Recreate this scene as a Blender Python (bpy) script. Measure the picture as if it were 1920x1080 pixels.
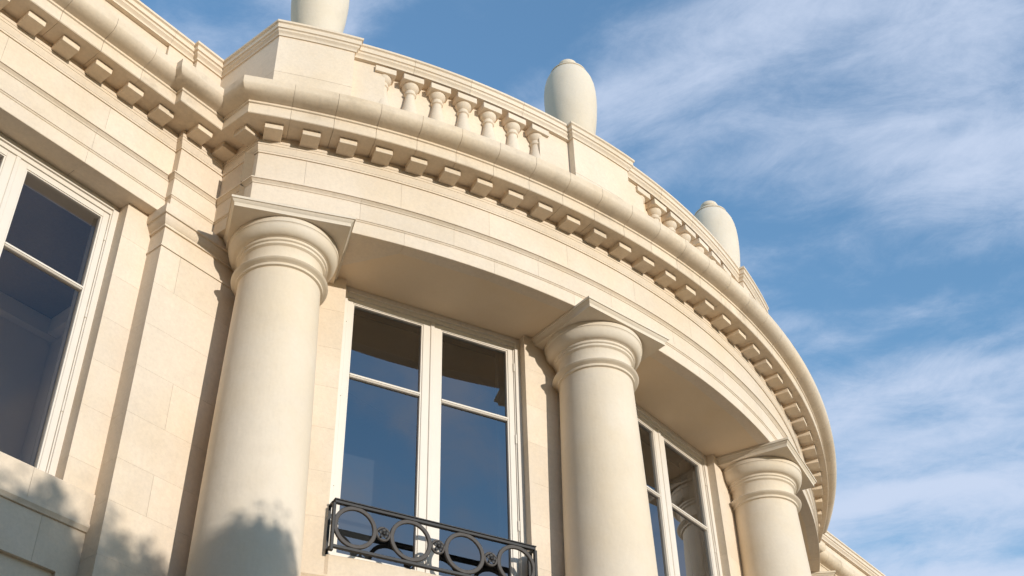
import bpy, math, random
from mathutils import Vector, Matrix
random.seed(7)
for o in list(bpy.data.objects): bpy.data.objects.remove(o)
scn = bpy.context.scene
COL = scn.collection
R = math.radians
H0 = 1.6                                    # eye height: heights below are given above the eye and lifted by H0

# ------------------------------------------------------------------ camera
def make_camera():
    yaw, pitch, roll, f = 0.9084, 0.6950, -0.0309, 2340.36
    cy, sy, cp, sp = math.cos(yaw), math.sin(yaw), math.cos(pitch), math.sin(pitch)
    F = Vector((sy*cp, cy*cp, sp)); Rt = Vector((cy, -sy, 0)); U = Rt.cross(F)
    R2 = math.cos(roll)*Rt + math.sin(roll)*U
    U2 = -math.sin(roll)*Rt + math.cos(roll)*U
    cam = bpy.data.cameras.new('camera'); ob = bpy.data.objects.new('camera', cam); COL.objects.link(ob)
    m = Matrix((R2, U2, -F)).transposed().to_4x4()
    m.translation = Vector((-8.7618, -12.0058, H0))
    ob.matrix_world = m
    cam.sensor_width = 36; cam.lens = f/1920*36
    cam.clip_start = 0.05; cam.clip_end = 4000
    scn.camera = ob
make_camera()

# ------------------------------------------------------------------ light
SUN_AZ, SUN_EL = R(-6.0), R(10.0)           # azimuth measured from -Y towards +X
SUN = Vector((math.sin(SUN_AZ)*math.cos(SUN_EL), -math.cos(SUN_AZ)*math.cos(SUN_EL), math.sin(SUN_EL)))
def make_light():
    l = bpy.data.lights.new('sun', 'SUN'); l.energy = 2.35; l.angle = R(0.5); l.color = (1.0, 0.94, 0.85)
    o = bpy.data.objects.new('sun', l); COL.objects.link(o)
    o.rotation_euler = (-SUN).to_track_quat('-Z', 'Y').to_euler(); o.location = (0, -30, 30)
    w = bpy.data.worlds.new('World'); scn.world = w; w.use_nodes = True
    nt = w.node_tree; nt.nodes.clear(); N = nt.nodes.new; L = nt.links.new
    out = N('ShaderNodeOutputWorld'); bg = N('ShaderNodeBackground')
    sky = N('ShaderNodeTexSky'); sky.sky_type = 'NISHITA'; sky.sun_disc = False
    sky.sun_elevation = SUN_EL; sky.sun_rotation = math.pi - SUN_AZ
    sky.altitude = 100; sky.air_density = 1.25; sky.dust_density = 0.05; sky.ozone_density = 2.6
    bg.inputs['Strength'].default_value = 0.15
    # high thin cirrus laid on a plane far above: direction / height
    tc = N('ShaderNodeTexCoord'); sep = N('ShaderNodeSeparateXYZ'); L(tc.outputs['Generated'], sep.inputs[0])
    def M(op, a, b=None, c=None):
        n = N('ShaderNodeMath'); n.operation = op
        for i, v in enumerate((a, b, c)):
            if v is None: continue
            if isinstance(v, (int, float)): n.inputs[i].default_value = v
            else: L(v, n.inputs[i])
        return n.outputs[0]
    z = M('MAXIMUM', sep.outputs['Z'], 0.0)
    zz = M('ADD', z, 0.12)
    u = M('DIVIDE', sep.outputs['X'], zz); v = M('DIVIDE', sep.outputs['Y'], zz)
    comb = N('ShaderNodeCombineXYZ'); L(u, comb.inputs[0]); L(v, comb.inputs[1])
    def noise(scale_xy, rot, loc, detail, rough, dist, scale):
        mp = N('ShaderNodeMapping'); mp.vector_type = 'TEXTURE'; mp.inputs['Location'].default_value = loc
        mp.inputs['Rotation'].default_value = (0, 0, rot); mp.inputs['Scale'].default_value = (*scale_xy, 1)
        L(comb.outputs[0], mp.inputs[0])
        n = N('ShaderNodeTexNoise'); n.inputs['Scale'].default_value = scale; n.inputs['Detail'].default_value = detail
        n.inputs['Roughness'].default_value = rough; n.inputs['Distortion'].default_value = dist
        L(mp.outputs[0], n.inputs['Vector']); return n.outputs['Fac']
    big = noise((2.0, 1.0), R(-72), CLOUD_A, 3.0, 0.5, 0.4, 4.2)
    fine = noise((1.6, 1.0), R(-66), CLOUD_B, 11.0, 0.68, 0.5, 11.0)
    tiny = noise((1.3, 1.0), R(-80), (5.3, 1.7, 0), 8.0, 0.72, 0.6, 32.0)
    def ramp(x, a, b):
        n = N('ShaderNodeMapRange'); n.interpolation_type = 'SMOOTHSTEP'
        n.inputs['From Min'].default_value = a; n.inputs['From Max'].default_value = b; L(x, n.inputs['Value']); return n.outputs['Result']
    s = M('ADD', M('MULTIPLY', big, 0.74), M('MULTIPLY', fine, 0.21))
    s = M('ADD', s, M('MULTIPLY', tiny, 0.06))
    mask = M('ADD', M('MULTIPLY', ramp(s, 0.43, 0.64), 0.84), 0.06)
    mix = N('ShaderNodeMix'); mix.data_type = 'RGBA'
    hs = N('ShaderNodeHueSaturation'); hs.inputs['Saturation'].default_value = 1.15; hs.inputs['Value'].default_value = 1.3; L(sky.outputs[0], hs.inputs['Color'])
    L(mask, mix.inputs['Factor']); L(hs.outputs[0], mix.inputs['A']); mix.inputs['B'].default_value = (*CLOUD_COL, 1)
    L(mix.outputs['Result'], bg.inputs['Color']); L(bg.outputs[0], out.inputs[0])
CLOUD_A = (8.1656, 0.3271, 0.0); CLOUD_B = (-19.8396, -12.4065, 0.0); CLOUD_COL = (2.75, 3.15, 3.95)
make_light()
vs = scn.view_settings
vs.view_transform = 'Standard'; vs.look = 'None'; vs.gamma = 1; vs.exposure = 0.62; vs.use_curve_mapping = False

# ------------------------------------------------------------------ materials
def new_mat(name):
    m = bpy.data.materials.new(name); m.use_nodes = True
    nt = m.node_tree; b = nt.nodes['Principled BSDF']; return m, nt, b
def stone_mat(name, base, var=0.05, rough=0.85, grain=0.12, bump=0.25, stain=0.0, per_object=0.05, streak=0.0, trowel=False):
    m, nt, b = new_mat(name); N = nt.nodes.new; L = nt.links.new
    geo = N('ShaderNodeNewGeometry')
    def nz(scale, detail, rough_=0.6, stretch=None):
        n = N('ShaderNodeTexNoise'); n.inputs['Scale'].default_value = scale; n.inputs['Detail'].default_value = detail
        n.inputs['Roughness'].default_value = rough_
        if stretch:
            mp = N('ShaderNodeMapping'); mp.inputs['Scale'].default_value = stretch; L(geo.outputs['Position'], mp.inputs[0]); L(mp.outputs[0], n.inputs['Vector'])
        else: L(geo.outputs['Position'], n.inputs['Vector'])
        return n.outputs['Fac']
    def MR(x, a, b_, c, d):
        n = N('ShaderNodeMapRange'); n.inputs['From Min'].default_value = a; n.inputs['From Max'].default_value = b_
        n.inputs['To Min'].default_value = c; n.inputs['To Max'].default_value = d; L(x, n.inputs['Value']); return n.outputs['Result']
    def mul(a, b_):
        n = N('ShaderNodeMath'); n.operation = 'MULTIPLY'; L(a, n.inputs[0]); L(b_, n.inputs[1]); return n.outputs[0]
    v1 = MR(nz(1.7, 4), .3, .7, 1-var, 1+var); v2 = MR(nz(38, 5, .7), .3, .7, 1-grain*.5, 1+grain*.5)
    oi = N('ShaderNodeObjectInfo'); v3 = MR(oi.outputs['Random'], 0, 1, 1-per_object, 1+per_object*.4)
    val = mul(mul(v1, v2), v3)
    col = N('ShaderNodeMix'); col.data_type = 'RGBA'; col.blend_type = 'MIX'
    col.inputs['A'].default_value = (*base, 1)
    warm = (base[0]*.97, base[1]*.90, base[2]*.76, 1); col.inputs['B'].default_value = warm
    L(MR(nz(0.9, 6, .65), .42, .68, 0, .55), col.inputs['Factor'])
    last = col.outputs['Result']
    if stain > 0:
        st = N('ShaderNodeMix'); st.data_type = 'RGBA'; st.inputs['B'].default_value = (.22, .15, .085, 1)
        L(MR(mul(nz(5.5, 8, .72), nz(1.3, 3)), .27, .42, 0, stain), st.inputs['Factor']); L(last, st.inputs['A']); last = st.outputs['Result']
    if streak > 0:
        st = N('ShaderNodeMix'); st.data_type = 'RGBA'; st.inputs['B'].default_value = (.36, .27, .17, 1)
        L(MR(nz(7, 6, .7, (1, 1, .12)), .56, .8, 0, streak), st.inputs['Factor']); L(last, st.inputs['A']); last = st.outputs['Result']
    vm = N('ShaderNodeVectorMath'); vm.operation = 'SCALE'; L(last, vm.inputs[0]); L(val, vm.inputs['Scale'])
    L(vm.outputs[0], b.inputs['Base Color']); b.inputs['Roughness'].default_value = rough
    b.inputs['Specular IOR Level'].default_value = 0.25
    bp = N('ShaderNodeBump'); bp.inputs['Strength'].default_value = bump; bp.inputs['Distance'].default_value = 0.004
    L(nz(26, 6, .72, (1, 1, .22)) if trowel else nz(70, 6, .7), bp.inputs['Height'])
    bp2 = N('ShaderNodeBump'); bp2.inputs['Strength'].default_value = bump*.8; bp2.inputs['Distance'].default_value = 0.02
    L(nz(5, 3), bp2.inputs['Height']); L(bp2.outputs[0], bp.inputs['Normal']); L(bp.outputs[0], b.inputs['Normal'])
    return m
STONE = stone_mat('limestone', (.735, .618, .488), stain=.06, streak=.07)
CORN = stone_mat('cornice_limestone', (.735, .610, .468), stain=.26, streak=.20, per_object=.05)
RENDER = stone_mat('smooth_painted_stone', (.735, .635, .51), var=.03, grain=.05, bump=.3, per_object=.02, stain=.05, streak=.08, trowel=True)
CEIL = stone_mat('painted_soffit', (.76, .605, .43), var=.03, grain=.03, bump=.05, per_object=0, stain=.0)
URN = stone_mat('urn_stone', (.70, .615, .505), var=.03, grain=.06, bump=.3, per_object=.02, stain=.10, streak=.14)
CORE = stone_mat('mortar', (.24, .18, .12), var=.06)
def plain(name, col, rough=.5, metal=0, noise=.0, scale=20, bump=0):
    m, nt, b = new_mat(name); b.inputs['Roughness'].default_value = rough; b.inputs['Metallic'].default_value = metal
    N = nt.nodes.new; L = nt.links.new
    geo = N('ShaderNodeNewGeometry'); n = N('ShaderNodeTexNoise'); n.inputs['Scale'].default_value = scale; n.inputs['Detail'].default_value = 5
    L(geo.outputs['Position'], n.inputs['Vector'])
    mx = N('ShaderNodeMix'); mx.data_type = 'RGBA'; mx.inputs['A'].default_value = (*[c*(1-noise) for c in col], 1); mx.inputs['B'].default_value = (*[min(1, c*(1+noise)) for c in col], 1)
    L(n.outputs['Fac'], mx.inputs['Factor']); L(mx.outputs['Result'], b.inputs['Base Color'])
    if bump:
        bp = N('ShaderNodeBump'); bp.inputs['Strength'].default_value = bump; bp.inputs['Distance'].default_value = .003
        L(n.outputs['Fac'], bp.inputs['Height']); L(bp.outputs[0], b.inputs['Normal'])
    return m
PAINT = plain('cream_window_paint', (.74, .665, .57), .38, noise=.04, scale=9)
IRON = plain('dark_bronze_iron', (.012, .010, .009), .55, .0, noise=.3, scale=45, bump=.3)
IRON2 = plain('weathered_bronze_ring', (.050, .040, .033), .6, .0, noise=.25, scale=60, bump=.3)
BLACK = plain('black_seal', (.012, .012, .013), .5)
CURT = plain('sheer_curtain', (.62, .58, .53), .9, noise=.08, scale=6)
ROOM = plain('room_plaster', (.72, .66, .60), .9, noise=.06, scale=3)
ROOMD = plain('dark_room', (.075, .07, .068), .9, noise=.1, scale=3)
BARK = plain('bark', (.09, .065, .045), .9, noise=.4, scale=14, bump=.6)
LEAF = plain('leaf_green', (.06, .10, .03), .6, noise=.5, scale=6)
PAVE = plain('pale_paving', (.14, .115, .085), .9, noise=.18, scale=3)
def glass_mat(name, ior, tint):
    m, nt, b = new_mat(name); N = nt.nodes.new; L = nt.links.new; nt.nodes.remove(b)
    out = nt.nodes['Material Output']; tr = N('ShaderNodeBsdfTransparent'); tr.inputs[0].default_value = (*tint, 1)
    gl = N('ShaderNodeBsdfGlossy'); gl.inputs['Roughness'].default_value = 0.002; gl.inputs['Color'].default_value = (.93, .95, 1, 1)
    fr = N('ShaderNodeFresnel'); fr.inputs['IOR'].default_value = ior
    tcn = N('ShaderNodeNewGeometry'); nz = N('ShaderNodeTexNoise'); nz.inputs['Scale'].default_value = 1.4; nz.inputs['Detail'].default_value = 1
    L(tcn.outputs['Position'], nz.inputs['Vector']); bp = N('ShaderNodeBump'); bp.inputs['Strength'].default_value = .05; bp.inputs['Distance'].default_value = .02
    L(nz.outputs['Fac'], bp.inputs['Height']); L(bp.outputs[0], gl.inputs['Normal'])
    mx = N('ShaderNodeMixShader'); L(fr.outputs[0], mx.inputs[0]); L(tr.outputs[0], mx.inputs[1]); L(gl.outputs[0], mx.inputs[2]); L(mx.outputs[0], out.inputs[0])
    return m
GLASS = glass_mat('window_glass', 2.6, (.62, .66, .68)); GLASS2 = glass_mat('clear_window_glass', 1.65, (.93, .94, .95))

# ------------------------------------------------------------------ mesh helpers
def lift(z): return z + H0
def mesh_from(name, V, Fc, smooth=None):
    me = bpy.data.meshes.new(name); me.from_pydata([tuple(v) for v in V], [], Fc); me.validate()
    import bmesh
    bm = bmesh.new(); bm.from_mesh(me); bmesh.ops.recalc_face_normals(bm, faces=bm.faces); bm.to_mesh(me); bm.free()
    if smooth:
        me.polygons.foreach_set('use_smooth', [True]*len(me.polygons)); me.set_sharp_from_angle(angle=R(smooth))
    me.update(); return me
def obj(name, me, mat, parent=None):
    o = bpy.data.objects.new(name, me)
    if mat is not None and len(me.materials) == 0: me.materials.append(mat)
    COL.objects.link(o)
    if parent: o.parent = parent
    return o
def tag(o, label, cat, group=None, kind=None):
    if label: o['label'] = label
    if cat: o['category'] = cat
    if group: o['group'] = group
    if kind: o['kind'] = kind
    return o
def loft(levels, plan):
    """levels [(offset, z)] bottom to top; plan(offset) -> outline. Returns V, F of a closed solid"""
    V = []; Fc = []; n = None
    for o, z in levels:
        pts = plan(o); n = len(pts); V += [(x, y, lift(z)) for x, y in pts]
    for k in range(len(levels)-1):
        for i in range(n):
            j = (i+1) % n; Fc.append((k*n+i, k*n+j, (k+1)*n+j, (k+1)*n+i))
    Fc.append(tuple(range(n))[::-1]); Fc.append(tuple((len(levels)-1)*n+i for i in range(n)))
    return V, Fc
def stone(name, levels, plan, mat, parent, smooth=28):
    return obj(name, mesh_from(name, *loft(levels, plan), smooth), mat, parent)
def lathe(prof, seg=48, cap=True):
    V = []; Fc = []
    for r, z in prof:
        for i in range(seg):
            a = 2*math.pi*i/seg; V.append((r*math.cos(a), r*math.sin(a), z))
    for k in range(len(prof)-1):
        for i in range(seg):
            j = (i+1) % seg; Fc.append((k*seg+i, k*seg+j, (k+1)*seg+j, (k+1)*seg+i))
    if cap: Fc.append(tuple(range(seg))[::-1]); Fc.append(tuple((len(prof)-1)*seg+i for i in range(seg)))
    return V, Fc
def box(x0, x1, y0, y1, z0, z1, b=0.0):
    if b <= 0:
        V = [(x, y, z) for z in (z0, z1) for y in (y0, y1) for x in (x0, x1)]
        return V, [(0, 2, 3, 1), (4, 5, 7, 6), (0, 1, 5, 4), (2, 6, 7, 3), (0, 4, 6, 2), (1, 3, 7, 5)]
    def ring(i, z): return [(x0+i, y0+i, z), (x1-i, y0+i, z), (x1-i, y1-i, z), (x0+i, y1-i, z)]
    # chamfered: corners cut in plan and at top / bottom
    def oct_(i, z, c):
        return [(x0+i+c, y0+i, z), (x1-i-c, y0+i, z), (x1-i, y0+i+c, z), (x1-i, y1-i-c, z), (x1-i-c, y1-i, z), (x0+i+c, y1-i, z), (x0+i, y1-i-c, z), (x0+i, y0+i+c, z)]
    V = oct_(b, z0, b*.5) + oct_(0, z0+b, b) + oct_(0, z1-b, b) + oct_(b, z1, b*.5); Fc = []
    for k in range(3):
        for i in range(8): j = (i+1) % 8; Fc.append((k*8+i, k*8+j, k*8+8+j, k*8+8+i))
    Fc.append(tuple(range(8))[::-1]); Fc.append(tuple(24+i for i in range(8)))
    return V, Fc
def join(*parts):
    V = []; Fc = []
    for v, f in parts:
        n = len(V); V += list(v); Fc += [tuple(i+n for i in q) for q in f]
    return V, Fc
def P(r, a): return (r*math.sin(R(a)), -r*math.cos(R(a)))
def arc(r, a0, a1, step=0.9, n=None):
    n = n or max(1, int(math.ceil(abs(a1-a0)/step))); return [P(r, a0+(a1-a0)*i/n) for i in range(n+1)]

# ------------------------------------------------------------------ plan of the house
RF, XF, YF, ST = 7.601, 4.492, -5.6244, 0.0714     # frieze: bow radius, bow side, wing plane, forward step at the pilaster
XS = 4.915                                          # left edge of that step
def corner_ang(o): return math.degrees(math.asin((XF+o)/(RF+o)))
mansion = bpy.data.objects.new('mansion', None); COL.objects.link(mansion)
tag(mansion, 'cream limestone mansion with bowed front, round columns and a balustraded parapet', 'building')
GAP = 0.0008
def bow_plan(a0, a1, back, gap=GAP):
    def f(o):
        g = math.degrees(gap/(RF+o)); return arc(RF+o, a0+g, a1-g) + [P(back, a1-.02), P(back, a0+.02)]
    return f
def end_plan(side, a1, back):
    """stone that turns the corner of the bow: side return, then round to angle a1 (mirrored when side=+1)"""
    def f(o):
        g = math.degrees(GAP/(RF+o)); ca = corner_ang(o)
        pts = [(-(XF+o), YF+.10)] + arc(RF+o, -ca, a1-g, n=max(2, int((36-abs(a1))/.9))) + [P(back, a1), (-3.9, YF+.10)]
        return [(-side*x, y) for x, y in pts]
    return f
def step_plan(side, xj, back):
    def f(o):
        pts = [(-(XS+o), YF+.10), (-(XS+o), YF-ST-o), (-(XF+o)-.0006, YF-ST-o), (-(XF+o)-.0006, YF+.10)]
        return [(-side*x, y) for x, y in pts]
    return f
def wing_end_plan(side, x0):                        # last wing stone, mitred against the step
    def f(o): return [(-side*x, y) for x, y in [(x0+GAP, YF-o), (-(XS+o)-.0006, YF-o), (-(XS+o)-.0006, YF+.12), (x0+GAP, YF+.12)]]
    return f
def wing_plan(side, x0, x1, back=YF+.12, gap=GAP):
    def f(o):
        pts = [(x0+gap, YF-o), (x1-gap, YF-o), (x1-gap, back), (x0+gap, back)]
        return [(-side*x, y) for x, y in pts]
    return f
CORNICE = [(.250, 7.5), (.256, 7.506), (.256, 7.606), (.268, 7.612), (.268, 7.630), (.278, 7.634), (.312, 7.640), (.345, 7.652), (.368, 7.669), (.381, 7.688), (.388, 7.702), (.390, 7.712), (.390, 7.778), (.386, 7.782), (.05, 7.86)]
BED = [(.010, 7.3225), (.010, 7.338), (.014, 7.342), (.016, 7.352), (.023, 7.372), (.026, 7.386), (.026, 7.398), (.030, 7.400), (.030, 7.424), (.034, 7.4255), (.034, 7.444), (.029, 7.447), (.029, 7.4985)]
FRIEZE = [(0, 7.006), (0, 7.322)]
ARCH_U = [(.021, 6.7915), (.021, 6.962), (.028, 6.966), (.030, 6.974), (.040, 6.985), (.046, 6.992), (.055, 6.994), (.055, 7.005), (.0, 7.0105)]
ARCH_L = [(.003, 6.650), (.006, 6.653), (.006, 6.776), (.012, 6.780), (.016, 6.791)]
BJ = [-34.71 + 2.572*k for k in range(28)]          # cornice joints round the bow
WJ = [-5.505-.368*k for k in range(0, 14)]          # wing joints
XEND = -10.6

def band(name, levels, joints_bow, joints_wing, mat, core_levels, piece, back, smooth=28):
    """one entablature course: a core mesh with its separate stones as children, for bow and both wings"""
    V, Fc = loft(core_levels, lambda o: arc(RF+o, -37, 37, 2) + [P(back-.2, 37), P(back-.2, -37)])
    core = obj(name, mesh_from(name, V, Fc), CORE, mansion)
    first, last = joints_bow[0], joints_bow[-1]
    gap = .0015 if mat is CORN else GAP
    shared = {}
    for a0, a1 in zip(joints_bow[:-1], joints_bow[1:]):
        w = round(a1-a0, 3)
        if w not in shared: shared[w] = mesh_from(piece, *loft(levels, bow_plan(-w/2, w/2, back, gap)), smooth)
        s = obj(piece, shared[w], mat, core); s.rotation_euler.z = R((a0+a1)/2)
    stone(piece, levels, end_plan(-1, first, back), mat, core, smooth)
    stone(piece, levels, end_plan(1, -last, back), mat, core, smooth)
    for side in (-1, 1):
        Vw, Fw = loft(core_levels, lambda o: [(-side*x, y) for x, y in [(XEND+.05, YF-o), (-(XF-.1), YF-o), (-(XF-.1), YF+.2), (XEND+.05, YF+.2)]])
        wc = obj(name, mesh_from(name, Vw, Fw), CORE, mansion)
        stone(piece, levels, step_plan(side, 0, 0), mat, wc, smooth)
        js = joints_wing + [XEND]
        stone(piece, levels, wing_end_plan(side, joints_wing[0]), mat, wc, smooth)
        sh = {}
        for x1, x0 in zip(js[:-1], js[1:]):
            w = round(x1-x0, 3)
            if w < .01: continue
            if w not in sh: sh[w] = mesh_from(piece, *loft(levels, wing_plan(-1, -w/2, w/2, YF+.12, gap)), smooth)
            s = obj(piece, sh[w], mat, wc); s.location.x = -side*(x0+x1)/2
    return core

cornice = band('cornice', CORNICE, BJ, WJ, CORN, [(-.06, 7.49), (-.06, 7.80)], 'cornice_stone', RF-.15)
AJ = [-35.75+6.07*k for k in range(13)]
arch_u = band('architrave', ARCH_U, [-29.80+6.07*k for k in range(11)], [-5.622-1.14*k for k in range(4)], STONE, [(-.05, 6.79), (-.05, 7.0)], 'architrave_stone', RF-.10)
arch_l = band('lower_architrave', ARCH_L, [-26.93+6.07*k for k in range(10)], [-5.636-1.14*k for k in range(4)], STONE, [(-.05, 6.655), (-.05, 6.79)], 'architrave_stone', RF-.10)
frz = band('frieze', FRIEZE, [-33.30+6.07*k for k in range(12)], [-5.55-.9*k for k in range(5)], STONE, [(-.03, 7.006), (-.03, 7.33)], 'frieze_stone', RF-.08)

# bed mould under the cornice: long runs
stone('bed_moulding', BED, lambda o: arc(RF+o, -34, 34, .8) + [P(RF-.12, 34), P(RF-.12, -34)], STONE, cornice)
for side in (-1, 1):
    stone('bed_moulding', BED, end_plan(side, -34, RF-.12), STONE, cornice)
    stone('bed_moulding', BED, step_plan(side, 0, 0), STONE, cornice)
    stone('bed_moulding', BED, wing_end_plan(side, XEND), STONE, cornice)

# modillion blocks under the corona
MW, MO0, MO1 = .1465, .020, .177
mod_me = mesh_from('modillion', *box(-MW/2, MW/2, -(RF+MO1), -(RF+MO0), lift(7.4425), lift(7.502), .003))
for k in range(33):
    m = obj('modillion', mod_me, CORN, cornice); m.rotation_euler.z = R(-35.56+2.2370*k)
modw = mesh_from('modillion', *box(-MW/2, MW/2, -MO1, -MO0, lift(7.4425), lift(7.502), .003))
for side in (-1, 1):
    for k in range(18):
        m = obj('modillion', modw, CORN, cornice); m.location = (-side*(-5.181-.297*k), YF, 0)
    m = obj('modillion', modw, CORN, cornice); m.location = (-side*-4.845, YF-ST, 0)
    m = obj('modillion', modw, CORN, cornice); m.location = (-side*-XF, -6.080, 0); m.rotation_euler.z = R(-90)*(-side)
    m = obj('modillion', modw, CORN, cornice); m.location = (-side*-4.584, YF-ST, 0)

# soffit behind the columns (painted, smooth) and house core above it
V, Fc = loft([(0, 6.652), (0, 6.70)], lambda o: arc(RF-.06, -37.2, 37.2, 1.5) + [P(6.3, 37.2), P(6.3, -37.2)])
obj('porch_soffit', mesh_from('porch_soffit', V, Fc), CEIL, mansion)
for side in (-1, 1):
    for x0, x1 in [(XEND, -5.64), (-5.636, -4.25)]:
        V, Fc = loft([(0, 6.6515), (0, 6.70)], lambda o: [(-side*x, y) for x, y in [(x0, YF+.02), (x1, YF+.02), (x1, YF+.5), (x0, YF+.5)]])
        obj('wing_soffit', mesh_from('wing_soffit', V, Fc), STONE, mansion)
    V, Fc = loft([(0, 6.6505), (0, 6.70)], lambda o: [(-side*x, y) for x, y in [(-(XS-.01), YF-ST+.02), (-4.4, YF-ST+.02), (-4.4, YF+.5), (-(XS-.01), YF+.5)]])
    obj('wing_soffit', mesh_from('wing_soffit', V, Fc), STONE, mansion)

# ------------------------------------------------------------------ parapet: pedestals, balusters, coping
COPE = [(0, 8.800), (.012, 8.802), (.012, 8.820), (.018, 8.832), (.032, 8.846), (.034, 8.868), (.046, 8.874), (.046, 8.922), (.052, 8.928), (.060, 8.932), (.060, 8.956), (.054, 8.961)]
V, Fc = loft([(0, 7.75), (0, 8.80)], lambda o: arc(7.425, -36, 36, .6) + [P(7.05, 36), P(7.05, -36)])
parapet = obj('balustrade', mesh_from('balustrade', V, Fc), STONE, mansion)
def ring_plan(r, a0, a1, back):
    def f(o):
        d = math.degrees(o/r); return arc(r+o, a0-d, a1+d, n=7) + [P(back-o, a1+d), P(back-o, a0-d)]
    return f
def seg_plan(r, a0, a1, back):                       # no overhang at the ends
    def f(o):
        g = math.degrees(.0012/r); return arc(r+o, a0+g, a1-g) + [P(back, a1-g), P(back, a0+g)]
    return f
PED_R, RAIL_R = 7.600, 7.543
def pedestal(a0, a1):
    h = (8.80-7.80)
    mid = a0+(a1-a0)*.45
    p = stone('pedestal', [(0, 7.80), (0, 8.335), ], seg_plan(PED_R, a0, mid, 7.2), STONE, parapet)
    stone('pedestal_stone', [(0, 7.80), (0, 8.335)], seg_plan(PED_R, mid, a1, 7.2), STONE, parapet)
    stone('pedestal_stone', [(0, 8.3375), (0, 8.80)], seg_plan(PED_R, a0, a1, 7.2), STONE, parapet)
    stone('coping_stone', COPE, ring_plan(PED_R, a0, a1, 7.20), STONE, parapet)
for ctr in (-11.0, 11.3): pedestal(ctr-2.75, ctr+2.75)
for side in (-1, 1):                                 # end pedestals run back along the side of the bow
    XA = 4.470; aR = -30.93
    def endp(a_from, a_to, xcut):
        def f(o):
            ca = math.degrees(math.asin((XA+o)/(PED_R+o))); d = math.degrees(o/PED_R)
            pts = [(-(XA+o), -4.6)] + arc(PED_R+o, -ca, aR+d, n=6) + [P(7.15-o, aR+d), (-3.6, -4.6)]
            return [(-side*x, y) for x, y in pts]
        return f
    pl = endp(0, 0, 0)
    stone('pedestal_stone', [(0, 7.80), (0, 8.335)], pl, STONE, parapet)
    stone('pedestal_stone', [(0, 8.3375), (0, 8.80)], pl, STONE, parapet)
    stone('coping_stone', COPE, pl, STONE, parapet)
BAYS = [(-22.5, -30.93, -13.75), (0.1, -8.25, 8.55), (22.5, 14.05, 30.93)]
bal_prof = [(.088, 0), (.088, .05), (.072, .055), (.078, .075), (.070, .095), (.060, .105), (.058, .125), (.072, .17), (.083, .22), (.086, .27), (.080, .33), (.068, .40), (.055, .47), (.047, .53), (.044, .565), (.056, .575), (.058, .590), (.048, .600), (.048, .622), (.060, .632), (.072, .652), (.079, .672), (.079, .690)]
bal_me = mesh_from('baluster', *lathe(bal_prof, 20), smooth=35); bal_me.materials.append(STONE)
blk_me = mesh_from('baluster_block', *box(-.098, .098, -.098, .098, 0, .068, .003)); blk_me.materials.append(STONE)
ZB = 8.022
for ctr, aL, aR in BAYS:
    stone('balustrade_plinth', [(0, 7.80), (0, 8.02)], seg_plan(7.57, aL, aR, 7.38), STONE, parapet)
    iL, iR = ctr-6.06, ctr+6.06
    stone('panel', [(0, 8.0205), (0, 8.80)], seg_plan(7.522, aL, iL, 7.38), STONE, parapet)
    stone('panel', [(0, 8.0205), (0, 8.80)], seg_plan(7.522, iR, aR, 7.38), STONE, parapet)
    n = 4
    for q in range(n):
        a0 = aL+.02+(aR-aL-.04)*q/n; a1 = aL+.02+(aR-aL-.04)*(q+1)/n
        def rp(o, a0=a0, a1=a1):
            g = math.degrees(.0012/7.5); return arc(RAIL_R+o, a0+g, a1-g) + [P(7.26-o, a1-g), P(7.26-o, a0+g)]
        stone('coping_stone', [(o, z-.0015) for o, z in COPE], rp, STONE, parapet)
    for k in range(-3, 4):
        a = ctr+2.03*k
        b = obj('baluster', bal_me, None, parapet); x, y = P(7.452, a); b.location = (x, y, lift(ZB)); b.rotation_euler.z = R(a)
        c = obj('baluster_block', blk_me, None, b); c.location = (0, 0, .690)
# wing parapets
for side in (-1, 1):
    YPW = -5.330
    def wp(x0, x1, y):
        return lambda o: [(-side*x, yy) for x, yy in [(x0, y-o), (x1, y-o), (x1, y+.3+o*.5), (x0, y+.3+o*.5)]]
    V, Fc = loft([(0, 7.75), (0, 8.80)], wp(XEND, -3.6, YPW+.05)); w = obj('parapet', mesh_from('parapet', V, Fc), CORE, mansion)
    PCOPE = [(max(o*1.25, 0), z) for o, z in COPE]
    xs = [-5.023, -6.10, -7.18, -8.26, -9.4, XEND]
    for x1, x0 in zip(xs[:-1], xs[1:]):
        stone('parapet_stone', [(0, 7.80), (0, 8.80)], wp(x0+.001, x1-.001, YPW+.03), STONE, w)
        stone('coping_stone', PCOPE, wp(x0+.001, x1-.001, YPW), STONE, w)
    stone('parapet_stone', [(0, 7.80), (0, 8.80)], wp(-5.022, -4.7515, YPW), STONE, w)
    stone('coping_stone', PCOPE, lambda o: [(-side*x, y) for x, y in [(-5.022, YPW-o), (-(4.75+o)-.0006, YPW-o), (-(4.75+o)-.0006, YPW+.3), (-5.022, YPW+.3)]], STONE, w)
    def wstep(o): return [(-side*x, y) for x, y in [(-(4.75+o), YPW+.3), (-(4.75+o), YPW-.05-o), (-4.3, YPW-.05-o), (-4.3, YPW+.3)]]
    stone('parapet_stone', [(0, 7.80), (0, 8.80)], wstep, STONE, w)
    stone('coping_stone', PCOPE, wstep, STONE, w)

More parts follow.
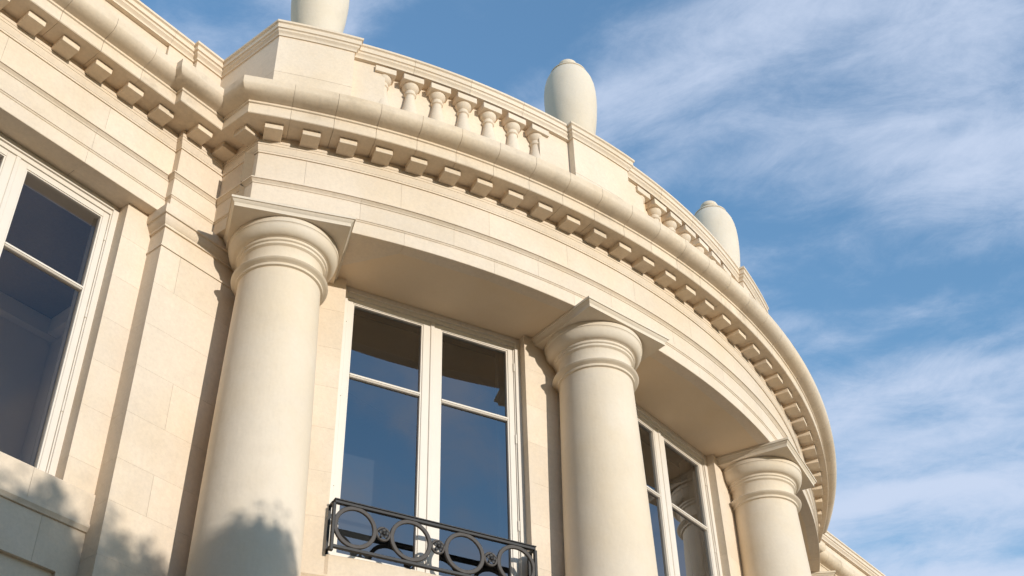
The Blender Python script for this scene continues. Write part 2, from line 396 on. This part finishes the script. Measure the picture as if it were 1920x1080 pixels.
# ------------------------------------------------------------------ walls of the bow
RW, HW = 7.04, 0.83
Z_SILL, Z_TOP, Z_LOW = 4.17, 6.652, 3.05
bay_c = [-22.5, 0.05, 22.5]
ea = math.degrees(math.asin(HW/RW))
def edge_pt(c, s, dep):                              # point in the bay's frame: lateral s*HW at depth dep
    n = (math.sin(R(c)), -math.cos(R(c))); t = (math.cos(R(c)), math.sin(R(c)))
    return (n[0]*dep + t[0]*s*HW, n[1]*dep + t[1]*s*HW)
V, Fc = loft([(0, Z_LOW), (0, 4.0)], lambda o: arc(6.98, -35.5, 35.5, 1.5) + [P(6.5, 35.5), P(6.5, -35.5)])
wall = obj('bow_wall', mesh_from('bow_wall', V, Fc), CORE, mansion)
courses = [4.0, 4.438, 4.811, 5.183, 5.556, 5.928, 6.300, Z_TOP]
piers = [(None, -35.9, bay_c[0], -1), (bay_c[0], 1, bay_c[1], -1), (bay_c[1], 1, bay_c[2], -1), (bay_c[2], 1, None, 35.9)]
for pi_, (cl, sl, cr, sr) in enumerate(piers):
    aL = sl if cl is None else cl+ea
    aR = sr if cr is None else cr-ea
    for ci, (z0, z1) in enumerate(zip(courses[:-1], courses[1:])):
        nb = 1 if (ci + pi_) % 2 else 2
        cuts = [aL] + [aL+(aR-aL)*(.5) for _ in range(nb-1)] + [aR]
        for q in range(len(cuts)-1):
            a0, a1 = cuts[q], cuts[q+1]
            def pl(o, a0=a0, a1=a1, q=q):
                g = .006
                pts = []
                if q == 0 and cl is not None: pts += [edge_pt(cl, 1, 6.80), edge_pt(cl, 1, math.sqrt(RW**2-HW**2))]
                else: pts += [P(6.80, a0+g), P(RW, a0+g)]
                inner = arc(RW, a0+(.02 if q == 0 else g), a1-(.02 if q == len(cuts)-2 else g), 1.2)
                pts += inner[1:-1]
                if q == len(cuts)-2 and cr is not None: pts += [edge_pt(cr, -1, math.sqrt(RW**2-HW**2)), edge_pt(cr, -1, 6.80)]
                else: pts += [P(RW, a1-g), P(6.80, a1-g)]
                return pts
            stone('stone_block', [(0, z0+.0005), (0, z1-.0005)], pl, STONE, wall)
for z0, z1 in [(Z_LOW, 3.36), (3.361, 3.69), (3.691, 3.95)]:
    for k in range(12):
        a0 = -35.8+71.6*k/12 + (2.98 if z0 > 3.3 and z0 < 3.6 else 0); a1 = a0+71.6/12
        if a1 > 36.2: continue
        stone('stone_block', [(0, z0), (0, z1)], seg_plan(RW-.01, a0, a1, 6.9), STONE, wall)
SILLM = [(0, 3.945), (.012, 3.95), (.014, 3.965), (.03, 3.985), (.03, 3.9995)]
for k in range(6):
    a0 = -35.8+71.6*k/6; stone('sill_moulding', SILLM, seg_plan(RW-.012, a0, a0+71.6/6, 6.9), STONE, wall)
for c in bay_c:                                      # window sills
    def sp(o, c=c):
        return [edge_pt(c, -.998, 6.80), edge_pt(c, -.998, 6.985+o), *[P(RW+.008+o, c-ea*.97+2*ea*.97*i/6) for i in range(7)], edge_pt(c, .998, 6.985+o), edge_pt(c, .998, 6.80)]
    stone('window_sill', [(0, 4.002), (0, 4.150), (-.006, 4.158)], sp, STONE, wall)

# ------------------------------------------------------------------ wing walls
YPIER, YPIL = -5.528, -5.700
for side in (-1, 1):
    def rect(x0, x1, y0, y1): return lambda o: [(-side*x, y) for x, y in [(x0, y0), (x1, y0), (x1, y1), (x0, y1)]]
    if side == -1:
        V, Fc = join(loft([(0, Z_LOW), (0, 3.94)], rect(XEND, -4.0, YPIER+.045, YPIER+.4)), loft([(0, 3.94), (0, 6.66)], rect(-5.15, -3.9, YPIER+.05, YPIER+.5)), loft([(0, 3.94), (0, 6.66)], rect(XEND, -6.885, YPIER+.05, YPIER+.5)))
    else:
        V, Fc = loft([(0, Z_LOW), (0, 6.66)], rect(XEND, -3.9, YPIER+.05, YPIER+.5))
    ww = obj('wing_wall', mesh_from('wing_wall', V, Fc), CORE, mansion)
    cs = [4.205, 4.40, 4.81, 5.183, 5.556, 5.94, 6.32, Z_TOP-.001]
    for z0, z1 in zip(cs[:-1], cs[1:]):
        stone('stone_block', [(0, z0+.0005), (0, z1-.0005)], rect(-5.160, -4.90, YPIER, YPIER+.3), STONE, ww)
        stone('stone_block', [(0, z0+.0005), (0, z1-.0005)], rect(-7.12, -6.872, YPIER, YPIER+.3), STONE, ww)
        for q in range(4): stone('stone_block', [(0, z0+.0005), (0, z1-.0005)], rect(-7.13-.86*(q+1), -7.131-.86*q, YPIER-.17 if q == 0 else YPIER, YPIER+.3), STONE, ww)
        if side == 1: stone('stone_block', [(0, z0+.0005), (0, z1-.0005)], rect(-6.871, -5.161, YPIER, YPIER+.3), STONE, ww)
    # pilaster by the bow
    pc = [Z_LOW, 3.36, 3.735, 4.115, 4.43, 4.795, 5.183, 5.556, 5.928, 6.280]
    joints = {1: -4.55, 3: -4.62, 5: -4.60, 8: -4.735}
    for i, (z0, z1) in enumerate(zip(pc[:-1], pc[1:])):
        xs = [-4.920] + ([joints[i]] if i in joints else []) + [-4.05]
        for x0, x1 in zip(xs[:-1], xs[1:]):
            stone('stone_block', [(0, z0+.0005), (0, z1-.0005)], rect(x0+(0 if x0 < -4.9 else .0008), x1-.0008, YPIL, YPIER+.2), STONE, ww)
    def capp(o): return [(-side*x, y) for x, y in [(-(4.920+o), YPIER+.1), (-(4.920+o), YPIL-o), (-4.05, YPIL-o), (-4.05, YPIER+.1)]]
    stone('pilaster_capital', [(0, 6.2805), (.008, 6.283), (.008, 6.297), (0, 6.300), (0, 6.468), (.014, 6.470), (.014, 6.488), (.020, 6.494), (.040, 6.530), (.044, 6.556), (.056, 6.560), (.060, 6.575), (.060, 6.640), (.055, 6.649)], capp, STONE, ww)
    # sill course with moulding, apron and sunk panel
    for x1, x0 in [(-4.921, -5.38), (-5.381, -6.65), (-6.651, -7.12)]:
        stone('window_sill', [(0, 3.985), (0, 4.196), (-.006, 4.203)], (lambda x0, x1: lambda o: [(-side*x, y) for x, y in [(x0, YPIER-.022-o), (x1-.001, YPIER-.022-o), (x1-.001, YPIER+.16), (x0, YPIER+.16)]])(x0, x1), STONE, ww)
    stone('sill_moulding', [(-.02, 3.930), (0, 3.934), (.004, 3.945), (.016, 3.962), (.016, 3.984)], lambda o: [(-side*x, y) for x, y in [(-7.12, YPIER-.012-o), (-4.921, YPIER-.012-o), (-4.921, YPIER+.1), (-7.12, YPIER+.1)]], STONE, ww)
    stone('stone_block', [(0, 3.613), (0, 3.9295)], rect(-5.24, -4.921, YPIER, YPIER+.1), STONE, ww)
    stone('stone_block', [(0, 3.613), (0, 3.9295)], rect(-7.12, -5.242, YPIER, YPIER+.1), STONE, ww)
    stone('stone_block', [(0, 3.05), (0, 3.612)], rect(-5.066, -4.921, YPIER, YPIER+.1), STONE, ww)
    stone('apron_panel', [(0, 3.05), (0, 3.612)], rect(-6.96, -5.067, YPIER+.03, YPIER+.1), STONE, ww)
    stone('stone_block', [(0, 3.05), (0, 3.612)], rect(-7.12, -6.961, YPIER, YPIER+.1), STONE, ww)

# ------------------------------------------------------------------ columns
def col_profile():
    pr = []
    z_b, z_t = 3.34, 6.165
    for i in range(15):
        t = i/14; r = .366 - (.366-.316)*(t**1.5); pr.append((r, z_b + (z_t-z_b)*t))
    return pr
shaft = mesh_from('column', *lathe([(r, z-Z_LOW) for r, z in col_profile()], 96), smooth=40); shaft.materials.append(RENDER)
def tor(r0, z0, h, out, n=7):
    return [(r0 + out*math.sin(math.pi*i/(n-1)), z0 + h*i/(n-1)) for i in range(n)]
capp_ = [(.300, 6.160), (.319, 6.166), (.333, 6.172), (.333, 6.192)] + tor(.336, 6.195, .052, .036) + [(.334, 6.249), (.321, 6.258), (.317, 6.272), (.317, 6.352), (.322, 6.366), (.335, 6.374), (.340, 6.378), (.340, 6.398), (.350, 6.402), (.353, 6.406), (.353, 6.424), (.362, 6.428)]
capp_ += [(.362+.060*math.sin(math.pi/2*i/8), 6.430+.088*(1-math.cos(math.pi/2*i/8))) for i in range(9)]
capp_ += [(.424, 6.522), (.430, 6.526), (.430, 6.566), (.424, 6.572)]
cap_me = mesh_from('capital', *lathe([(r, z-Z_LOW) for r, z in capp_], 96), smooth=32); cap_me.materials.append(RENDER)
def sq(h): return [(-h, -h), (h, -h), (h, h), (-h, h)]
ab_lv = [(.447, 6.571), (.447, 6.590), (.450, 6.602), (.462, 6.614), (.468, 6.626), (.4765, 6.628), (.4765, 6.6495)]
V = []; 
Vv, Ff = loft([(h, z-Z_LOW-H0) for h, z in ab_lv], sq)
ab_me = mesh_from('abacus', Vv, Ff, 25); ab_me.materials.append(RENDER)
base_me = mesh_from('column_base', *lathe([(.47, .08)] + tor(.44, .085, .09, .05) + [(.43, .18), (.40, .20), (.39, .23)] + tor(.385, .235, .045, .025) + [(.375, .29)], 64), smooth=32); base_me.materials.append(RENDER)
pl_me = mesh_from('column_plinth', *box(-.5, .5, -.5, .5, .0, .08, .004)); pl_me.materials.append(RENDER)
for a in (-33.80, -11.20, 11.33, 33.80):
    s = obj('column', shaft, None, mansion); x, y = P(7.295, a); s.location = (x, y, lift(Z_LOW)); s.rotation_euler.z = R(a)
    for n, me in (('capital', cap_me), ('abacus', ab_me), ('column_base', base_me), ('column_plinth', pl_me)): obj(n, me, None, s)

# ground storey below (out of the picture) so that the house stands on the ground
V, Fc = loft([(0, -1.6), (0, Z_LOW)], lambda o: arc(7.86, -37, 37, 2) + [P(6.3, 37), P(6.3, -37)])
obj('ground_storey', mesh_from('ground_storey', V, Fc), STONE, mansion)
for side in (-1, 1):
    V, Fc = loft([(0, -1.6), (0, Z_LOW-.002)], lambda o: [(-side*x, y) for x, y in [(XEND, -5.80), (-4.5, -5.80), (-4.5, -5.0), (XEND, -5.0)]])
    obj('ground_storey', mesh_from('ground_storey', V, Fc), STONE, mansion)
# roof slab and body of the house
V, Fc = join(loft([(0, 6.71), (0, 7.70)], lambda o: [(XEND, YF+.3), (-4.6, YF+.3), *arc(7.2, -36, 36, 3), (4.6, YF+.3), (-XEND, YF+.3), (-XEND, 6), (XEND, 6)]))
obj('house_body', mesh_from('house_body', V, Fc), CORE, mansion)

# ------------------------------------------------------------------ windows
def window(hw, z0, z1, inner, dark, tone):
    """built in its own frame: x across, -y outward, front of frame at y=0, z above the eye"""
    f = .048; head = .085
    fr = join(box(-hw, -hw+f, 0, .09, lift(z0), lift(z1)), box(hw-f, hw, 0, .09, lift(z0), lift(z1)),
              box(-hw+f, hw-f, -.004, .09, lift(z1-.045), lift(z1-.001)), box(-hw+f, hw-f, .012, .09, lift(z1-head), lift(z1-.0455)), box(-hw+f, hw-f, 0, .09, lift(z0), lift(z0+.03)),
              box(-hw+f, -hw+f+.010, .014, .09, lift(z0+.03), lift(z1-head)), box(hw-f-.010, hw-f, .014, .09, lift(z0+.03), lift(z1-head)))
    w = obj('window', mesh_from('window', *fr), PAINT, mansion)
    zb, zt = z0+.032, z1-head-.002
    for s in (-1, 1):
        xo, xi = hw-f-.011, .004
        st = .050; ms = .080
        def X(a, b): return (min(s*a, s*b), max(s*a, s*b))
        gx0, gx1 = xi+ms, xo-st
        tb = (5.787, 5.823)
        parts = [box(*X(xo-st, xo), .022, .075, lift(zb), lift(zt), .003), box(*X(xi, xi+ms), .022, .075, lift(zb), lift(zt), .003),
                 box(*X(gx0, gx1), .024, .074, lift(zt-.048), lift(zt)), box(*X(gx0, gx1), .024, .074, lift(zb), lift(zb+.055))]
        sash = obj('casement', mesh_from('casement', *join(*parts)), PAINT, w)
        bead = [box(*X(gx0, gx0+.012), .030, .07, lift(zb+.055), lift(zt-.048)), box(*X(gx1-.012, gx1), .030, .07, lift(zb+.055), lift(zt-.048)), box(*X(gx0+.012, gx1-.012), .031, .069, lift(zt-.058), lift(zt-.048))]
        obj('glazing_bead', mesh_from('glazing_bead', *join(*bead)), PAINT, sash)
        obj('glazing_bar', mesh_from('glazing_bar', *join(box(*X(gx0+.0125, gx1-.0125), .028, .072, lift(tb[0]), lift(tb[1]), .006), box(*X(gx0+.0125, gx1-.0125), .022, .03, lift(tb[0]+.011), lift(tb[1]-.011)))), PAINT, sash)
        for za, zc in ((zb+.05, tb[0]+.004), (tb[1]-.004, zt-.045)):
            gx = X(gx0-.002, gx1+.002)
            pm = bpy.data.meshes.new('pane'); pm.from_pydata([(gx[0], .052, lift(za)), (gx[1], .052, lift(za)), (gx[1], .052, lift(zc)), (gx[0], .052, lift(zc))], [], [(0, 1, 2, 3)]); pm.update()
            obj('pane', pm, tone, sash)
        for zh in (zt-.22, zt-.95, zt-1.75):
            obj('hinge', mesh_from('hinge', *box(s*(xo+.004)-.007, s*(xo+.004)+.007, .008, .024, lift(zh-.045), lift(zh+.045), .002)), PAINT, sash)
    obj('astragal', mesh_from('astragal', *box(-.018, .018, .012, .03, lift(zb), lift(zt), .004)), PAINT, w)
    # room behind
    d = 1.7; hx = hw+.0
    rv = join(box(-hw-.6, hw+.6, d, d+.05, lift(3.3), lift(6.75)), box(-hw-.65, -hw-.6, .30, d, lift(3.3), lift(6.75)), box(hw+.6, hw+.65, .30, d, lift(3.3), lift(6.75)),
              box(-hw-.65, hw+.65, .10, d, lift(6.75), lift(6.8)), box(-hw-.65, hw+.65, .10, d, lift(3.25), lift(3.3)),
              box(-hw-.65, -hw-.0, .10, .30, lift(3.3), lift(6.75)), box(hw+.0, hw+.65, .10, .30, lift(3.3), lift(6.75)), box(-hw, hw, .10, .30, lift(3.3), lift(z0)), box(-hw, hw, .10, .30, lift(z1-.02), lift(6.75)))
    obj('room', mesh_from('room', *rv), inner, w)
    cv = join(box(-hw-.6, hw+.6, d-.09, d-.005, lift(6.55), lift(6.745)), box(-hw-.595, -hw-.5, .31, d-.1, lift(6.55), lift(6.745)), box(hw+.5, hw+.595, .31, d-.1, lift(6.55), lift(6.745)))
    obj('ceiling_cornice', mesh_from('ceiling_cornice', *cv), inner, w)
    for s, wd in dark:                               # gathered curtains inside the jambs
        n = 26; V = []; Fc = []
        for i in range(n+1):
            t = i/n; x = s*(hw+.02-wd*t); y = .20+.035*math.sin(i*1.9)+.02*math.sin(i*.7)
            V += [(x, y, lift(3.32)), (x*1.0, y, lift(6.70)), (x, y+.006, lift(3.32)), (x, y+.006, lift(6.70))]
        for i in range(n): q = 4*i; Fc += [(q, q+4, q+5, q+1), (q+2, q+3, q+7, q+6)]
        Fc += [(0, 1, 3, 2), (4*n, 4*n+2, 4*n+3, 4*n+1)]
        obj('curtain', mesh_from('curtain', V, Fc, 60), CURT, w)
    return w
for c in bay_c:
    w = window(HW-.001, 4.160, 6.650, ROOMD, [(-1, .13), (1, .16)], GLASS)
    x, y = P(6.910, c); w.location = (x, y, 0); w.rotation_euler.z = R(c)
w = window(.855, 4.204, 6.648, ROOM, [(-1, .5), (1, .10)], GLASS2); w.location = (-6.016, -5.420, 0)

# ------------------------------------------------------------------ urns
urn_p = [(.150, 0), (.165, .012), (.172, .05), (.190, .14), (.216, .30), (.240, .46), (.259, .62), (.2715, .79), (.2745, .90), (.2725, 1.00), (.264, 1.09), (.247, 1.17), (.222, 1.235), (.196, 1.28), (.186, 1.288)]
lid_p = [(.170, 1.286), (.194, 1.2885), (.200, 1.297), (.196, 1.309), (.170, 1.336), (.138, 1.364), (.112, 1.383), (.096, 1.391), (.090, 1.399), (.090, 1.410), (.102, 1.416), (.107, 1.427), (.107, 1.452), (.100, 1.470), (.083, 1.487), (.045, 1.499), (.01, 1.502)]
ub_me = mesh_from('urn', *lathe(urn_p, 72), smooth=50); ub_me.materials.append(URN)
ul_me = mesh_from('urn_lid', *lathe(lid_p, 48), smooth=50); ul_me.materials.append(URN)
for a, lab in ((-33.38, 'large stone urn on the end pedestal, cut off by the top of the picture'), (-11.15, 'large plain stone urn on the middle pedestal between two balustrades, its lid in full view'), (11.6, 'plain stone urn farthest right, half hidden behind the curving balustrade')):
    u = obj('urn', ub_me, None); x, y = P(7.255, a); u.location = (x, y, lift(8.9605))
    tag(u, lab, 'urn', 'urns along the parapet'); obj('urn_lid', ul_me, None, u)

# ------------------------------------------------------------------ iron railing in front of the first bow window
def railing(c):
    root = bpy.data.objects.new('window_railing', None); COL.objects.link(root)
    x, y = P(7.060, c); root.location = (x, y, lift(4.184)); root.rotation_euler.z = R(c)
    tag(root, 'dark bronze iron railing of linked rings and rosettes across the window between columns', 'railing')
    hw = .815; h = .368
    obj('top_rail', mesh_from('top_rail', *join(box(-hw, hw, -.015, .015, h-.024, h-.0005, .003), box(-hw-.004, hw+.004, -.021, .021, h, h+.010, .002))), IRON, root)
    obj('bottom_rail', mesh_from('bottom_rail', *box(-hw, hw, -.014, .014, -.004, .020, .003)), IRON, root)
    for s in (-1, 1):
        obj('post', mesh_from('post', *box(s*hw-.012, s*hw+.012, -.0135, .0135, -.03, h-.0225, .003)), IRON, root)
        obj('post', mesh_from('post', *box(s*hw-.012, s*hw+.012, .085, .105, -.03, h+.005, .003)), IRON, root)
        obj('side_rail', mesh_from('side_rail', *box(s*hw-.010, s*hw+.010, .0195, .0845, h-.020, h+.004, .002)), IRON, root)
        obj('side_rail', mesh_from('side_rail', *box(s*hw-.009, s*hw+.009, .0145, .0845, .001, .018, .002)), IRON, root)
    def ring(r0, r1, dep, seg):
        V = []; Fc = []; b = .004
        sec = [(r0+b, -dep), (r1-b, -dep), (r1, -dep+b), (r1, dep-b), (r1-b, dep), (r0+b, dep), (r0, dep-b), (r0, -dep+b)]
        for i in range(seg):
            a = 2*math.pi*i/seg
            for r, d in sec: V.append((r*math.cos(a), d, r*math.sin(a)))
        for i in range(seg):
            j = (i+1) % seg
            for k in range(8): l = (k+1) % 8; Fc.append((i*8+k, j*8+k, j*8+l, i*8+l))
        return V, Fc
    big = mesh_from('ring', *ring(.134, .166, .010, 64), smooth=35); big.materials.append(IRON2)
    small = mesh_from('rosette_ring', *ring(.039, .0575, .009, 32), smooth=35); small.materials.append(IRON2)
    # rosette: centre boss and five curled petals
    parts = [([(x_, z_-.0, y_) for x_, y_, z_ in v] if False else v, f) for v, f in []]
    def petal(a):
        V = []; Fc = []; n = 6
        for i in range(n+1):
            t = i/n; r = .006+.040*t; wdt = .0125*math.sin(math.pi*min(1, t*.92+.08))+.002; d = -.010-.008*math.sin(t*2.6)
            for q in (-1, 0, 1):
                V.append((r*math.cos(a)-q*wdt*math.sin(a), d-(.004 if q == 0 else 0), r*math.sin(a)+q*wdt*math.cos(a)))
        m = len(V)
        V += [(x_, y_+.005, z_) for x_, y_, z_ in V]
        for i in range(n):
            for q in range(2):
                k = i*3+q; Fc.append((k, k+1, k+4, k+3)); Fc.append((m+k, m+k+3, m+k+4, m+k+1))
        for i in range(n): Fc.append((i*3, i*3+3, m+i*3+3, m+i*3)); Fc.append((i*3+2, m+i*3+2, m+i*3+5, i*3+5))
        Fc.append((0, m, m+1, 1)); Fc.append((1, m+1, m+2, 2)); k = n*3; Fc.append((k, k+1, m+k+1, m+k)); Fc.append((k+1, k+2, m+k+2, m+k+1))
        return V, Fc
    bv, bf = lathe([(.001, -.026), (.008, -.025), (.013, -.020), (.015, -.012), (.014, .004), (.001, .006)], 14)
    boss = ([(x_, z_, y_) for x_, y_, z_ in bv], bf)
    ros = mesh_from('rosette', *join(boss, *[petal(math.pi/2+2*math.pi*i/5) for i in range(5)]), smooth=40); ros.materials.append(IRON)
    zc = .0205+.1655
    for k in (-1.5, -.5, .5, 1.5):
        o = obj('ring', big, None, root); o.location = (k*.432, 0, zc); o.scale = (1, 1, .995)
    for k in (-1, 0, 1):
        o = obj('rosette_ring', small, None, root); o.location = (k*.432, 0, zc)
        obj('rosette', ros, None, o)
railing(-22.5)

# ------------------------------------------------------------------ ground and the trees behind the photographer that shade the foot of the wall
V = [(-900, -900, 0), (900, -900, 0), (900, 900, 0), (-900, 900, 0)]
g = obj('ground', mesh_from('ground', V, [(0, 1, 2, 3)]), PAVE); tag(g, None, None, kind='structure')
def tree(name, loc, top, crown, n_leaf, leaf, lab, seed, loose=.16):
    """crown: list of ellipsoid lumps (dx, dy, z, rx, rz) filled with leaf-sized faces"""
    rnd = random.Random(seed)
    root = bpy.data.objects.new(name, None); COL.objects.link(root); root.location = loc; tag(root, lab, 'tree')
    V, Fc = [], []
    prof = [(.22, 0), (.17, .4), (.14, top*.35), (.09, top*.65), (.02, top*.93)]
    tv, tf = lathe(prof, 10); limbs = [(tv, tf)]
    for i in range(14):
        z0 = top*(.25+.5*rnd.random()); a = rnd.random()*6.28; ln = .5+rnd.random()*.9
        p0 = Vector((0, 0, z0)); p1 = Vector((math.cos(a)*ln, math.sin(a)*ln, z0+ln*.8)); d = (p1-p0).normalized(); s1 = d.orthogonal().normalized(); s2 = d.cross(s1)
        vv = []
        for q, rr in ((p0, .05), (p1, .012)):
            for k in range(6): vv.append(tuple(q + rr*(math.cos(k*1.047)*s1+math.sin(k*1.047)*s2)))
        limbs.append((vv, [(k, (k+1) % 6, 6+(k+1) % 6, 6+k) for k in range(6)]))
    obj('trunk', mesh_from('trunk', *join(*limbs)), BARK, root)
    tot = sum(c[3]**2*c[4] for c in crown)
    for cx, cy, cz, rx, rz in crown:
        for i in range(int(n_leaf*rx*rx*rz/tot)):
            while True:
                p = Vector((rnd.uniform(-1, 1), rnd.uniform(-1, 1), rnd.uniform(-1, 1)))
                if .15 < p.length < 1: break
            p = p.normalized()*(p.length**.45)*(1+loose*rnd.gauss(0, 1)*(rnd.random() < .3))
            q = Vector((cx+p.x*rx, cy+p.y*rx, cz+p.z*rz)); d = Vector((rnd.gauss(0, 1), rnd.gauss(0, 1), rnd.gauss(0, .6))).normalized(); s = d.orthogonal().normalized()
            l = leaf*(.6+.8*rnd.random()); b = len(V)
            V += [tuple(q), tuple(q+d*l*.5+s*l*.28), tuple(q+d*l), tuple(q+d*l*.5-s*l*.28)]; Fc.append((b, b+1, b+2, b+3))
    me = bpy.data.meshes.new('crown'); me.from_pydata(V, [], Fc); obj('crown', me, LEAF, root)
    return root
def shade_spot(x, y, dist):                          # where a tree stands so that its shadow falls at x, y
    return (x + SUN.x/math.cos(SUN_EL)*dist, y + SUN.y/math.cos(SUN_EL)*dist, 0)
dz = math.tan(SUN_EL)
D1 = 9.0
t1 = 3.99+H0+D1*dz
tree('clipped_tree', shade_spot(-4.16, -6.35, D1), t1, [(0, 0, t1-1.2, .50, 1.2), (.0, 0, t1-2.3, .75, 1.6), (-.12, 0, t1-.9, .38, .9), (.02, 0, t1+.05, .05, .12), (.26, 0, t1-.30, .06, .1)], 60000, .06, 'dense clipped evergreen tree standing before the house', 3, .10)
D2 = 11.0
t2 = 4.20+H0+D2*dz
tree('leafy_tree', shade_spot(-5.75, -5.6, D2), t2, [(.1, 0, t2-1.95, 1.35, 1.55), (.52, .1, t2-.45, .22, .42), (.25, .3, t2-.62, .3, .3), (-.15, 0, t2-.42, .22, .3), (.95, .2, t2-.75, .22, .42), (1.2, -.2, t2-.85, .2, .6), (-.7, 0, t2-.5, .4, .5), (1.0, 0, t2-1.5, .6, .8), (1.45, 0, t2-1.25, .38, .85), (1.3, .3, t2-2.2, .6, 1.2), (.2, 0, t2-1.1, .9, .75), (-.6, 0, t2-.95, .7, .6)], 130000, .09, 'loose leafy garden tree standing before the left wing', 5)

# added unseen trees beside and behind the camera, blocking low sky light
rg = random.Random(11)
lumps = [(0, 0, 7.2, 2.6, 4.2)] + [(2.1*math.cos(i*.9), 2.1*math.sin(i*.9), 4.2+.75*i, 1.5+.5*rg.random(), 1.5+.4*rg.random()) for i in range(9)]
SKY_BLOCK = 'tall broad-leaved tree added out of view to block low sky light'
g0 = tree('sky_block_tree', (-14.0, -19.5, 0), 12.0, lumps, 16000, .34, SKY_BLOCK, 21); g0['group'] = 'added trees blocking low sky'
for i, (x, y) in enumerate([(-16.5, -14.0), (-18.5, -8.5), (-13.5, -26.0), (11.5, -21.0), (15.5, -16.0), (18.0, -10.5), (10.5, -27.5)]):
    r2 = g0.copy(); COL.objects.link(r2); r2.location = (x, y, 0); r2.rotation_euler.z = i*1.7; k = .92+.22*rg.random(); r2.scale = (k, k, k)
    for ch in g0.children:
        c2 = ch.copy(); COL.objects.link(c2); c2.parent = r2

scn.render.engine = 'CYCLES'
scn.cycles.diffuse_bounces = 6
